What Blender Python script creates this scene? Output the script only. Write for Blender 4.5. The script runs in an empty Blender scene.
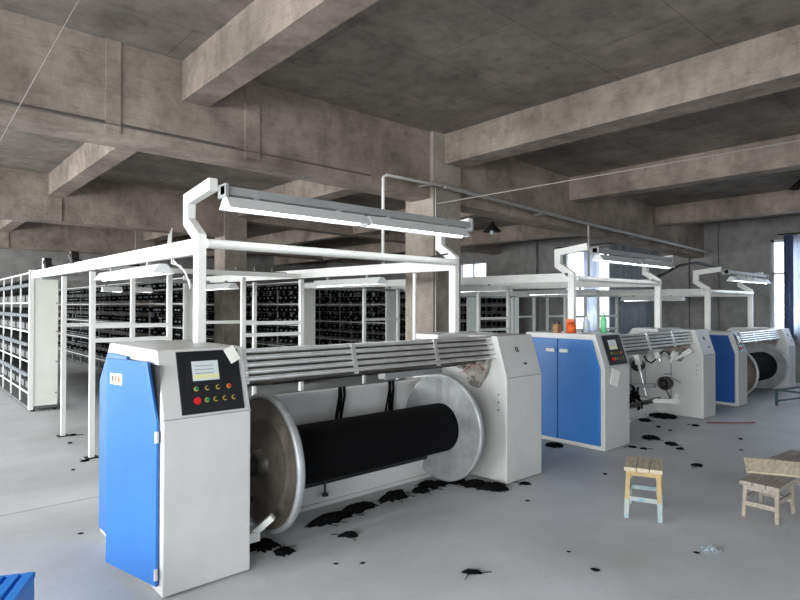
import bpy, bmesh, math, random
from mathutils import Vector, Matrix
R = math.radians
random.seed(7)
scene = bpy.context.scene
COL = scene.collection

# ------------------------------------------------------------------ materials
def lin(c):
    return tuple(((v/255)/12.92 if v/255 <= .04045 else ((v/255+.055)/1.055)**2.4) for v in c)+(1,)
MATS = {}
def mat(name, rgb, rough=.6, metal=0, noise=0, scale=6, bump=0, emit=0, dark=None, stretch=None, coat=0):
    if name in MATS: return MATS[name]
    m = bpy.data.materials.new(name); m.use_nodes = True
    nt = m.node_tree; b = nt.nodes['Principled BSDF']
    b.inputs['Roughness'].default_value = rough; b.inputs['Metallic'].default_value = metal
    b.inputs['Base Color'].default_value = lin(rgb)
    if coat: b.inputs['Coat Weight'].default_value = coat
    if emit:
        b.inputs['Emission Color'].default_value = lin(rgb); b.inputs['Emission Strength'].default_value = emit
    if noise or bump:
        tc = nt.nodes.new('ShaderNodeTexCoord'); mp = nt.nodes.new('ShaderNodeMapping')
        nt.links.new(tc.outputs['Object'], mp.inputs[0])
        if stretch: mp.inputs['Scale'].default_value = stretch
        n = nt.nodes.new('ShaderNodeTexNoise'); n.inputs['Scale'].default_value = scale
        n.inputs['Detail'].default_value = 6; n.inputs['Roughness'].default_value = .65
        nt.links.new(mp.outputs[0], n.inputs[0])
        if noise:
            r = nt.nodes.new('ShaderNodeValToRGB')
            d = dark or tuple(v*(1-noise) for v in rgb)
            r.color_ramp.elements[0].position = .3; r.color_ramp.elements[1].position = .68
            r.color_ramp.elements[0].color = lin(d); r.color_ramp.elements[1].color = lin(rgb)
            nt.links.new(n.outputs[0], r.inputs[0]); nt.links.new(r.outputs[0], b.inputs['Base Color'])
        if bump:
            bp = nt.nodes.new('ShaderNodeBump'); bp.inputs['Strength'].default_value = bump; bp.inputs['Distance'].default_value = .02
            nt.links.new(n.outputs[0], bp.inputs['Height']); nt.links.new(bp.outputs[0], b.inputs['Normal'])
    MATS[name] = m
    return m

def concrete(name, a, bcol, stain, seams=True, green=None):
    m = bpy.data.materials.new(name); m.use_nodes = True
    nt = m.node_tree; N = nt.nodes; L = nt.links; b = N['Principled BSDF']
    b.inputs['Roughness'].default_value = .9
    tc = N.new('ShaderNodeTexCoord')
    n1 = N.new('ShaderNodeTexNoise'); n1.inputs['Scale'].default_value = 1.4; n1.inputs['Detail'].default_value = 8; n1.inputs['Roughness'].default_value = .62
    L.new(tc.outputs['Object'], n1.inputs[0])
    r1 = N.new('ShaderNodeValToRGB'); r1.color_ramp.elements[0].position = .32; r1.color_ramp.elements[1].position = .7
    r1.color_ramp.elements[0].color = lin(a); r1.color_ramp.elements[1].color = lin(bcol)
    L.new(n1.outputs[0], r1.inputs[0])
    # wood-grain streaks of the formwork
    mp = N.new('ShaderNodeMapping'); mp.inputs['Scale'].default_value = (2.2, 2.2, 1.6); L.new(tc.outputs['Object'], mp.inputs[0])
    n2 = N.new('ShaderNodeTexNoise'); n2.inputs['Scale'].default_value = 2.6; n2.inputs['Detail'].default_value = 9; n2.inputs['Roughness'].default_value = .7
    L.new(mp.outputs[0], n2.inputs[0])
    r2 = N.new('ShaderNodeValToRGB'); r2.color_ramp.elements[0].position = .36; r2.color_ramp.elements[1].position = .52
    r2.color_ramp.elements[0].color = (.62, .6, .6, 1); r2.color_ramp.elements[1].color = (1, 1, 1, 1)
    L.new(n2.outputs[0], r2.inputs[0])
    mx = N.new('ShaderNodeMixRGB'); mx.blend_type = 'MULTIPLY'; mx.inputs[0].default_value = stain
    L.new(r1.outputs[0], mx.inputs[1]); L.new(r2.outputs[0], mx.inputs[2])
    mp3 = N.new('ShaderNodeMapping'); mp3.inputs['Scale'].default_value = (1.2, 1.2, 9); L.new(tc.outputs['Object'], mp3.inputs[0])
    n3 = N.new('ShaderNodeTexNoise'); n3.inputs['Scale'].default_value = 4.5; n3.inputs['Detail'].default_value = 7; n3.inputs['Roughness'].default_value = .75
    L.new(mp3.outputs[0], n3.inputs[0])
    r3_ = N.new('ShaderNodeValToRGB'); r3_.color_ramp.elements[0].position = .33; r3_.color_ramp.elements[1].position = .5
    r3_.color_ramp.elements[0].color = (.66, .64, .63, 1); r3_.color_ramp.elements[1].color = (1, 1, 1, 1)
    L.new(n3.outputs[0], r3_.inputs[0])
    mx3 = N.new('ShaderNodeMixRGB'); mx3.blend_type = 'MULTIPLY'; mx3.inputs[0].default_value = stain
    L.new(mx.outputs[0], mx3.inputs[1]); L.new(r3_.outputs[0], mx3.inputs[2]); last = mx3.outputs[0]
    if seams:
        br = N.new('ShaderNodeTexBrick'); br.inputs['Scale'].default_value = 1
        br.inputs['Brick Width'].default_value = 1.83; br.inputs['Row Height'].default_value = .92
        br.inputs['Mortar Size'].default_value = .007; br.inputs['Color1'].default_value = (1, 1, 1, 1)
        br.inputs['Color2'].default_value = (.9, .9, .91, 1); br.inputs['Mortar'].default_value = (.62, .6, .58, 1)
        L.new(tc.outputs['Object'], br.inputs[0])
        m2 = N.new('ShaderNodeMixRGB'); m2.blend_type = 'MULTIPLY'; m2.inputs[0].default_value = .8
        L.new(last, m2.inputs[1]); L.new(br.outputs[0], m2.inputs[2]); last = m2.outputs[0]
    L.new(last, b.inputs['Base Color'])
    bp = N.new('ShaderNodeBump'); bp.inputs['Strength'].default_value = .35; bp.inputs['Distance'].default_value = .02
    L.new(n2.outputs[0], bp.inputs['Height']); L.new(bp.outputs[0], b.inputs['Normal'])
    MATS[name] = m
    return m

CB = concrete('beam_concrete', (108, 98, 89), (162, 149, 137), .65, False)
CCOL = concrete('column_concrete', (124, 116, 106), (166, 158, 147), .6, False)
CC = concrete('slab_concrete', (100, 94, 87), (142, 134, 125), .6, True)
CW = concrete('wall_concrete', (120, 119, 117), (150, 149, 146), .5, False)
WHITE = mat('white_enamel', (201, 201, 198), .38, noise=.05, scale=3)
WHITE2 = mat('white_frame_paint', (230, 231, 226), .45, noise=.05, scale=5)
CREAM = mat('grey_green_panel', (222, 225, 216), .5, noise=.05, scale=3)
BLUE = mat('blue_door_paint', (38, 106, 180), .38, noise=.08, scale=2)
BLUE2 = mat('mid_blue_door_paint', (42, 112, 182), .4, noise=.08, scale=2)
BLUE3 = mat('dark_blue_door_paint', (30, 82, 156), .4, noise=.08, scale=2)
CHROME = mat('polished_steel', (244, 244, 242), .32, .8, noise=.1, scale=9)
STEEL = mat('worn_steel', (120, 116, 110), .45, .8, noise=.35, scale=8)
ALU = mat('cast_aluminium', (182, 184, 185), .5, .35, noise=.22, scale=5, stretch=(1, 1, 1))
YARN = mat('black_yarn', (8, 8, 10), .95, noise=.4, scale=60, bump=.3, stretch=(14, 1, 1))
YARN.node_tree.nodes['Principled BSDF'].inputs['Specular IOR Level'].default_value = .15
BLACK = mat('black_plastic', (22, 22, 24), .4)
DARK = mat('dark_iron', (44, 42, 40), .6, .4, noise=.3, scale=12)
GREY = mat('grey_steel_paint', (150, 152, 152), .5, noise=.1, scale=5)
LAMPM = mat('lamp_reflector', (214, 216, 216), .4)
TUBE = mat('lit_tube', (248, 251, 255), .4, emit=9)
PANELM = mat('black_panel_face', (24, 25, 30), .3)
SCREEN = mat('lit_screen', (176, 184, 186), .3, emit=.35)
SCRBAR = mat('lit_screen_text', (196, 196, 140), .3, emit=.25)
RED = mat('red_button', (196, 30, 34), .35)
GREEN = mat('green_button', (18, 120, 80), .35)
YELL = mat('yellow_ring', (190, 170, 70), .4)
PAPER = mat('paper_tag', (236, 236, 228), .8)
ORANGE = mat('orange_plastic', (226, 96, 38), .45)
WOOD = mat('worn_wood', (204, 190, 166), .7, noise=.25, scale=7, stretch=(1, 6, 6))
WOODY = mat('yellow_wood', (184, 160, 110), .65, noise=.2, scale=8)
WOODG = mat('grey_worn_wood', (172, 163, 150), .75, noise=.25, scale=8, stretch=(1, 6, 6))
PAINTB = mat('pale_blue_paint', (108, 146, 160), .6, noise=.35, scale=22, dark=(176, 172, 158))
GREENM = mat('green_steel', (58, 84, 78), .5)
CRATE = mat('blue_crate_plastic', (28, 120, 206), .4)
GLASSG = mat('green_bottle_plastic', (120, 208, 150), .25)
CLEARP = mat('clear_bottle_plastic', (190, 205, 215), .2)
BROWN = mat('brown_carton', (150, 116, 80), .8)
CABLE = mat('black_cable', (28, 28, 30), .6)
PIPE = mat('painted_conduit', (150, 148, 144), .5, .2)
PIPEW = mat('white_conduit', (222, 222, 218), .5)
STRING = mat('pale_string', (150, 146, 140), .8)
NAVY = mat('navy_curtain', (74, 88, 122), .9)
FLANGE_OUT = mat('shaded_flange_metal', (124, 116, 106), .75, .0, noise=.35, scale=6)  # mottled flange metal, with the cabinet's shade put into its colour
FRAMEM = mat('window_frame_alu', (176, 180, 182), .4, .3)
GRIME = mat('greasy_casting', (176, 172, 164), .6, .2, noise=.5, scale=14)
RUST = mat('rusty_red_iron', (140, 90, 80), .7, noise=.3, scale=12)

def floor_mat():
    m = bpy.data.materials.new('cement_floor'); m.use_nodes = True
    nt = m.node_tree; N = nt.nodes; L = nt.links; b = N['Principled BSDF']
    tc = N.new('ShaderNodeTexCoord')
    n = N.new('ShaderNodeTexNoise'); n.inputs['Scale'].default_value = .8; n.inputs['Detail'].default_value = 9; n.inputs['Roughness'].default_value = .6
    L.new(tc.outputs['Object'], n.inputs[0])
    r = N.new('ShaderNodeValToRGB'); r.color_ramp.elements[0].position = .3; r.color_ramp.elements[1].position = .7
    r.color_ramp.elements[0].color = lin((168, 169, 168)); r.color_ramp.elements[1].color = lin((200, 203, 206))
    L.new(n.outputs[0], r.inputs[0])
    n2 = N.new('ShaderNodeTexNoise'); n2.inputs['Scale'].default_value = 34; n2.inputs['Detail'].default_value = 4
    L.new(tc.outputs['Object'], n2.inputs[0])
    r2 = N.new('ShaderNodeValToRGB'); r2.color_ramp.elements[0].position = .28; r2.color_ramp.elements[1].position = .42
    r2.color_ramp.elements[0].color = (.8, .8, .8, 1); r2.color_ramp.elements[1].color = (1, 1, 1, 1)
    L.new(n2.outputs[0], r2.inputs[0])
    mx = N.new('ShaderNodeMixRGB'); mx.blend_type = 'MULTIPLY'; mx.inputs[0].default_value = .6
    L.new(r.outputs[0], mx.inputs[1]); L.new(r2.outputs[0], mx.inputs[2])
    # saw-cut joints of the slab
    br = N.new('ShaderNodeTexBrick'); br.offset = 0; br.inputs['Scale'].default_value = 1
    br.inputs['Brick Width'].default_value = 90; br.inputs['Row Height'].default_value = 6.0; br.inputs['Mortar Size'].default_value = .009
    br.inputs['Color1'].default_value = (1, 1, 1, 1); br.inputs['Color2'].default_value = (1, 1, 1, 1); br.inputs['Mortar'].default_value = (.35, .35, .35, 1)
    mp = N.new('ShaderNodeMapping'); mp.inputs['Location'].default_value = (40, .73, 0)
    L.new(tc.outputs['Object'], mp.inputs[0]); L.new(mp.outputs[0], br.inputs[0])
    m2 = N.new('ShaderNodeMixRGB'); m2.blend_type = 'MULTIPLY'; m2.inputs[0].default_value = .8
    L.new(mx.outputs[0], m2.inputs[1]); L.new(br.outputs[0], m2.inputs[2]); L.new(m2.outputs[0], b.inputs['Base Color'])
    rr = N.new('ShaderNodeMapRange'); rr.inputs['To Min'].default_value = .42; rr.inputs['To Max'].default_value = .62
    L.new(n.outputs[0], rr.inputs[0]); L.new(rr.outputs[0], b.inputs['Roughness'])
    bp = N.new('ShaderNodeBump'); bp.inputs['Strength'].default_value = .08; bp.inputs['Distance'].default_value = .01
    L.new(n2.outputs[0], bp.inputs['Height']); L.new(bp.outputs[0], b.inputs['Normal'])
    return m
def curtain_mat(name, rgb, tr):
    m = bpy.data.materials.new(name); m.use_nodes = True
    nt = m.node_tree; N = nt.nodes; L = nt.links; b = N['Principled BSDF']
    b.inputs['Base Color'].default_value = lin(rgb); b.inputs['Roughness'].default_value = .9
    t = N.new('ShaderNodeBsdfTranslucent'); t.inputs[0].default_value = lin(rgb)
    mx = N.new('ShaderNodeMixShader'); mx.inputs[0].default_value = tr
    L.new(b.outputs[0], mx.inputs[1]); L.new(t.outputs[0], mx.inputs[2]); L.new(mx.outputs[0], N['Material Output'].inputs[0])
    return m
CURT_B = curtain_mat('light_blue_curtain', (232, 238, 250), .9)
CURT_G = curtain_mat('grey_curtain', (140, 146, 152), .3)
CURT_W = curtain_mat('white_curtain', (226, 230, 240), .8)
def glass_mat():
    m = bpy.data.materials.new('window_glass'); m.use_nodes = True
    nt = m.node_tree; N = nt.nodes; L = nt.links
    t = N.new('ShaderNodeBsdfTransparent'); g = N.new('ShaderNodeBsdfGlossy'); g.inputs['Roughness'].default_value = .05
    mx = N.new('ShaderNodeMixShader'); mx.inputs[0].default_value = .06
    L.new(t.outputs[0], mx.inputs[1]); L.new(g.outputs[0], mx.inputs[2]); L.new(mx.outputs[0], N['Material Output'].inputs[0])
    return m
GLASS = glass_mat()

# ------------------------------------------------------------------ mesh helpers
class MB:
    def __init__(s): s.bm = bmesh.new(); s.mats = []
    def mi(s, m):
        if m not in s.mats: s.mats.append(m)
        return s.mats.index(m)
    def faces(s, vs, fs, m=None, smooth=False):
        k = s.mi(m) if m else 0
        V = [s.bm.verts.new(v) for v in vs]
        for f in fs:
            try:
                F = s.bm.faces.new([V[i] for i in f]); F.material_index = k; F.smooth = smooth
            except ValueError: pass
        return s
    def box(s, x0, x1, y0, y1, z0, z1, m=None):
        vs = [(x, y, z) for z in (z0, z1) for y in (y0, y1) for x in (x0, x1)]
        return s.faces(vs, [(0, 2, 3, 1), (4, 5, 7, 6), (0, 1, 5, 4), (2, 6, 7, 3), (0, 4, 6, 2), (1, 3, 7, 5)], m)
    def obox(s, c, half, M3, m=None):
        vs = [Vector(c)+M3@Vector((sx*half[0], sy*half[1], sz*half[2])) for sz in (-1, 1) for sy in (-1, 1) for sx in (-1, 1)]
        return s.faces(vs, [(0, 2, 3, 1), (4, 5, 7, 6), (0, 1, 5, 4), (2, 6, 7, 3), (0, 4, 6, 2), (1, 3, 7, 5)], m)
    def bar(s, a, b, w, h, m=None, up=(0, 0, 1)):
        a = Vector(a); b = Vector(b); d = (b-a); L = d.length; d.normalize()
        u = Vector(up)
        if abs(d.dot(u)) > .99: u = Vector((0, 1, 0))
        sd = d.cross(u).normalized(); u2 = sd.cross(d).normalized()
        M3 = Matrix((d, sd, u2)).transposed()
        return s.obox((a+b)/2, (L/2, w/2, h/2), M3, m)
    def cyl(s, a, b, r, n=16, m=None, r2=None, caps=True):
        a = Vector(a); b = Vector(b); d = (b-a).normalized()
        u = Vector((0, 0, 1)) if abs(d.z) < .9 else Vector((1, 0, 0))
        p = d.cross(u).normalized(); q = d.cross(p).normalized(); r2 = r if r2 is None else r2
        vs = [a+(p*math.cos(t)+q*math.sin(t))*r for t in [2*math.pi*i/n for i in range(n)]]
        vs += [b+(p*math.cos(t)+q*math.sin(t))*r2 for t in [2*math.pi*i/n for i in range(n)]]
        s.faces(vs, [(i, (i+1) % n, n+(i+1) % n, n+i) for i in range(n)], m, True)
        if caps: s.faces(vs, [tuple(range(n))[::-1], tuple(range(n, 2*n))], m)
        return s
    def lathe(s, org, axis, prof, n=32, m=None):
        # prof: (along, radius)
        o = Vector(org); d = Vector(axis).normalized()
        u = Vector((0, 0, 1)) if abs(d.z) < .9 else Vector((1, 0, 0))
        p = d.cross(u).normalized(); q = d.cross(p).normalized()
        vs = []
        for (t, r) in prof:
            for i in range(n):
                a = 2*math.pi*i/n; vs.append(o+d*t+(p*math.cos(a)+q*math.sin(a))*r)
        fs = []
        for k in range(len(prof)-1):
            for i in range(n): fs.append((k*n+i, k*n+(i+1) % n, (k+1)*n+(i+1) % n, (k+1)*n+i))
        s.faces(vs, fs, m, True)
        return s
    def tube(s, pts, r, n=8, m=None):
        pts = [Vector(p) for p in pts]; rings = []
        for i, p in enumerate(pts):
            d = (pts[min(i+1, len(pts)-1)]-pts[max(i-1, 0)]).normalized()
            if i == 0:
                u = Vector((0, 0, 1)) if abs(d.z) < .9 else Vector((1, 0, 0))
                a = d.cross(u).normalized()
            else: a = (a-d*a.dot(d)).normalized()
            b = d.cross(a).normalized()
            rings.append([p+(a*math.cos(2*math.pi*k/n)+b*math.sin(2*math.pi*k/n))*r for k in range(n)])
        vs = [v for rg in rings for v in rg]; fs = []
        for k in range(len(pts)-1):
            for i in range(n): fs.append((k*n+i, k*n+(i+1) % n, (k+1)*n+(i+1) % n, (k+1)*n+i))
        fs += [tuple(range(n))[::-1], tuple(range((len(pts)-1)*n, len(pts)*n))]
        return s.faces(vs, fs, m, True)
    def prism(s, prof, x0, x1, m=None, axis='x'):
        # prof of (y,z) extruded along x, or (x,z) along y
        n = len(prof)
        f = (lambda p, t: (t, p[0], p[1])) if axis == 'x' else (lambda p, t: (p[0], t, p[1]))
        vs = [f(p, x0) for p in prof]+[f(p, x1) for p in prof]
        return s.faces(vs, [tuple(range(n)), tuple(range(n, 2*n))[::-1]]+[(i, n+i, n+(i+1) % n, (i+1) % n) for i in range(n)], m)
    def path(s, pts, w, x0, x1, m=None):
        # flat band of width w following (y,z) points, extruded in x (bent square tube)
        P = [Vector((0, a, b)) for a, b in pts]; L = []; Rr = []
        for i, p in enumerate(P):
            d1 = (P[i]-P[i-1]).normalized() if i else (P[1]-P[0]).normalized()
            d2 = (P[i+1]-P[i]).normalized() if i < len(P)-1 else d1
            n1 = Vector((0, -d1.z, d1.y)); n2 = Vector((0, -d2.z, d2.y)); b = (n1+n2)
            b = b.normalized()/max(.4, b.normalized().dot(n1))
            L.append(p+b*w/2); Rr.append(p-b*w/2)
        for i in range(len(P)-1):
            q = [L[i], L[i+1], Rr[i+1], Rr[i]]
            s.prism([(v.y, v.z) for v in q], x0, x1, m)
        return s
    def build(s, name, m=None, parent=None, bevel=0):
        bmesh.ops.recalc_face_normals(s.bm, faces=s.bm.faces[:])
        me = bpy.data.meshes.new(name); s.bm.to_mesh(me); s.bm.free()
        for k in (s.mats or [m]): me.materials.append(k)
        o = bpy.data.objects.new(name, me); COL.objects.link(o)
        if parent: o.parent = parent
        if bevel:
            b = o.modifiers.new('bevel', 'BEVEL'); b.width = bevel; b.segments = 2; b.limit_method = 'ANGLE'
        return o
def tag(o, label=None, cat=None, group=None, kind=None):
    if label: o['label'] = label
    if cat: o['category'] = cat
    if group: o['group'] = group
    if kind: o['kind'] = kind
    return o
def empty(name, loc, label, cat, group=None, rz=0):
    o = bpy.data.objects.new(name, None); COL.objects.link(o); o.location = loc; o.rotation_euler[2] = rz
    return tag(o, label, cat, group)
def part(mb, name, m, root, bevel=0):
    # geometry given in world coordinates, re-expressed relative to the root Empty
    T = Matrix.Translation(-Vector(root.location))
    mb.bm.transform(T)
    return mb.build(name, m, root, bevel)
def sub(mb, name, m, root, par, bevel=0):
    mb.bm.transform(Matrix.Translation(-Vector(root.location)))
    return mb.build(name, m, par, bevel)

# ------------------------------------------------------------------ camera
cam_d = bpy.data.cameras.new('camera'); cam = bpy.data.objects.new('camera', cam_d); COL.objects.link(cam)
cam_d.sensor_width = 36; cam_d.lens = 36*570.5/800; cam_d.clip_end = 200; cam_d.clip_start = .05
yaw, pitch, roll = R(48.33), R(.63), R(.10)
fw = Vector((math.cos(yaw), math.sin(yaw), 0)); rt = Vector((math.sin(yaw), -math.cos(yaw), 0)); up = Vector((0, 0, 1))
f2 = fw*math.cos(pitch)+up*math.sin(pitch); u2 = up*math.cos(pitch)-fw*math.sin(pitch)
r3 = rt*math.cos(roll)+u2*math.sin(roll); u3 = u2*math.cos(roll)-rt*math.sin(roll)
M = Matrix((r3, u3, -f2)).transposed().to_4x4(); M.translation = Vector((0, 0, 1.6)); cam.matrix_world = M
scene.camera = cam

# ------------------------------------------------------------------ the building
XW, YB, XL, YF = 14.3, 20.9, -5.0, -6.0
def zc(x): return 3.86 if x < 6 else 3.86-.038*(x-6)
def struct(mb, name, m, label=None):
    o = mb.build(name, m); o['kind'] = 'structure'
    if label: o['label'] = label
    return o
b = MB(); b.box(XL, XW, YF, YB, -.12, 0); struct(b, 'floor', floor_mat())
b = MB()
for x0, x1 in ((XL, 6), (6, XW)):
    za, zb = zc(x0), zc(x1)
    vs = [(x0, YF, za), (x1, YF, zb), (x1, YB, zb), (x0, YB, za), (x0, YF, 4.1), (x1, YF, 4.1), (x1, YB, 4.1), (x0, YB, 4.1)]
    b.faces(vs, [(0, 1, 2, 3), (4, 7, 6, 5), (0, 4, 5, 1), (3, 2, 6, 7), (0, 3, 7, 4), (1, 5, 6, 2)])
struct(b, 'ceiling', CC)
def wall_x(name, x0, x1, holes):   # wall in the plane x, holes (y0,y1,z0,z1)
    b = MB(); ys = YF-.3; top = 4.1
    for (a, c, z0, z1) in sorted(holes):
        b.box(x0, x1, ys, a, 0, top); b.box(x0, x1, a, c, 0, z0); b.box(x0, x1, a, c, z1, top); ys = c
    b.box(x0, x1, ys, YB+.3, 0, top)
    return struct(b, name, CW)
WR = [(1.6, 3.92, 1.08, 3.06), (6.6, 9.05, .92, 3.17), (11.9, 13.1, 2.45, 3.05)]
wall_x('wall_right', XW, XW+.25, WR)
WL = [(-4.5, -.5, .9, 3.0), (1.0, 5.0, .9, 3.0), (6.5, 10.5, .9, 3.0), (12, 16, .9, 3.0), (17, 20, .9, 3.0)]
wall_x('wall_left', XL-.25, XL, WL)
b = MB(); b.box(XL-.25, XW+.25, YB, YB+.25, 0, 4.1); struct(b, 'wall_back', CW)
FW = [(-3.5, .5, .9, 3.0), (4, 7, .9, 3.0)]
b = MB(); xs = XL-.25
for (a, c, z0, z1) in FW:
    b.box(xs, a, YF-.25, YF, 0, 4.1); b.box(a, c, YF-.25, YF, 0, z0); b.box(a, c, YF-.25, YF, z1, 4.1); xs = c
b.box(xs, XW+.25, YF-.25, YF, 0, 4.1); struct(b, 'wall_front', CW)

# windows of the right wall: frame + pane
for k, (a, c, z0, z1) in enumerate(WR):
    b = MB(); t = .05; x0, x1 = XW+.08, XW+.14
    b.box(x0, x1, a, c, z0, z0+t).box(x0, x1, a, c, z1-t, z1).box(x0, x1, a, a+t, z0, z1).box(x0, x1, c-t, c, z0, z1)
    n = 2 if c-a > 2 else 1
    for i in range(1, n+1): y = a+(c-a)*i/(n+1); b.box(x0, x1, y-.02, y+.02, z0, z1)
    if z1-z0 > 1: b.box(x0, x1, a, c, z0+(z1-z0)*.62, z0+(z1-z0)*.62+.04)
    w = struct(b, 'window_%d' % (k+1), FRAMEM)
    g = MB(); g.box(x0+.025, x0+.031, a+.01, c-.01, z0+.01, z1-.01); g.build('window_pane', GLASS, w)

# beams along x (three), columns, cross beams along y
def xbeam(y0, label, y1=None):
    y1 = y1 or y0+.35
    b = MB(); P = [(XL, 3.05), (3.5, 3.04), (XW, 2.76)]
    if y0 > 6: P = [(XL, 3.05), (5.3, 3.05), (5.35, 3.42), (XW, 3.25)]
    for (xa, za), (xb, zb) in zip(P[:-1], P[1:]):
        vs = [(xa, y0, za), (xb, y0, zb), (xb, y1, zb), (xa, y1, za), (xa, y0, 4), (xb, y0, 4), (xb, y1, 4), (xa, y1, 4)]
        b.faces(vs, [(0, 1, 2, 3), (4, 7, 6, 5), (0, 4, 5, 1), (3, 2, 6, 7), (0, 3, 7, 4), (1, 5, 6, 2)])
    if y0 < 6:
        for xr, w in ((1.33, .12), (2.60, .16)): b.box(xr, xr+w, y0-.018, y0, 3.07, 3.87)
    else:
        b.box(1.93, 2.18, y0-.03, y0, 3.06, 3.45)
    o = struct(b, 'concrete_beam', CB, label)
xbeam(5.25, 'deep concrete main beam spanning the room above the gantries')
xbeam(11.27, 'second deep concrete main beam, above the creel racks')
xbeam(17.3, 'farthest deep concrete main beam, near the back wall')
def ybeam(x0, x1, zb, label, bays=((YF, 5.25), (5.6, 11.27), (11.62, 17.3), (17.65, YB))):
    b = MB()
    for a, c in bays: b.box(x0, x1, a, c, zb, 4.0)
    struct(b, 'cross_beam', CB, label)
ybeam(-1.25, -1.0, 3.49, 'concrete cross beam nearest the left wall')
ybeam(1.98, 2.23, 3.49, 'concrete cross beam above the nearest machine')
ybeam(5.40, 5.74, 3.47, 'wide concrete cross beam meeting the central column')
ybeam(8.47, 8.75, 3.38, 'concrete cross beam between column and window wall')
ybeam(11.68, 11.96, 3.27, 'concrete cross beam closest to the window wall')
def column(x0, x1, y0, y1, label):
    b = MB(); b.box(x0, x1, y0, y1, 0, 3.95)
    struct(b, 'concrete_column', CCOL, label)
column(5.19, 5.71, 5.19, 5.72, 'square concrete column behind the nearest machine')
column(5.13, 5.62, 11.22, 11.72, 'square concrete column among the creel racks')
column(-1.4, -.9, 5.19, 5.72, 'square concrete column left of the view')
column(5.19, 5.71, 17.2, 17.72, 'square concrete column near the back wall')
b = MB(); b.box(XW-.12, XW, 9.9, 10.35, 0, 3.8); struct(b, 'wall_pilaster', CW, 'flat concrete pilaster on the window wall')
b = MB(); b.box(XW-.08, XW, 4.95, 5.25, 0, 3.6).box(XW-.08, XW, 5.6, 6.1, 0, 3.6); struct(b, 'wall_pilaster', CW, 'flat concrete pilaster where the main beam meets the window wall')

# curtains
def curtain(y0, y1, z0, z1, x, m, label, amp=.035, n=60, freq=24):
    b = MB(); vs = []; fs = []
    for i in range(n+1):
        y = y0+(y1-y0)*i/n; dx = amp*math.sin(y*freq)+amp*.5*math.sin(y*freq*2.3+1)
        vs += [(x+dx, y, z0), (x+dx*.7, y, z1), (x+dx+.006, y, z0), (x+dx*.7+.006, y, z1)]
    for i in range(n):
        a = i*4; fs += [(a, a+1, a+5, a+4), (a+2, a+6, a+7, a+3), (a, a+4, a+6, a+2), (a+1, a+3, a+7, a+5)]
    fs += [(0, 2, 3, 1), (n*4, n*4+1, n*4+3, n*4+2)]
    b.faces(vs, fs, m, True)
    tag(b.build('curtain', m), label, 'curtain')
curtain(1.5, 3.50, .85, 3.12, XW-.10, CURT_B, 'light blue curtain drawn across the rightmost window')
curtain(3.46, 3.62, .50, 3.12, XW-.16, NAVY, 'narrow navy blue curtain gathered at the edge of the rightmost window', n=20, freq=60)
curtain(6.35, 7.62, .7, 3.25, XW-.12, CURT_G, 'grey pleated curtain right half of window behind second machine')
curtain(7.9, 8.35, .7, 3.22, XW-.10, CURT_W, 'sheer white curtain hanging over window behind second machine', n=30)
b = MB(); b.cyl((XW-.13, 6.2, 3.28), (XW-.13, 9.2, 3.28), .014, 8); b.cyl((XW-.13, 6.3, 3.28), (XW, 6.3, 3.28), .01, 6); b.cyl((XW-.13, 9.1, 3.28), (XW, 9.1, 3.28), .01, 6)
tag(b.build('curtain_rod', DARK), 'thin dark rod above the window behind the second machine', 'curtain rod')
b = MB(); b.cyl((XW-.13, 1.4, 3.15), (XW-.13, 3.75, 3.15), .014, 8); b.cyl((XW-.13, 3.7, 3.15), (XW, 3.7, 3.15), .01, 6)
tag(b.build('curtain_rod', DARK), 'thin dark rod above the rightmost window', 'curtain rod')

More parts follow.
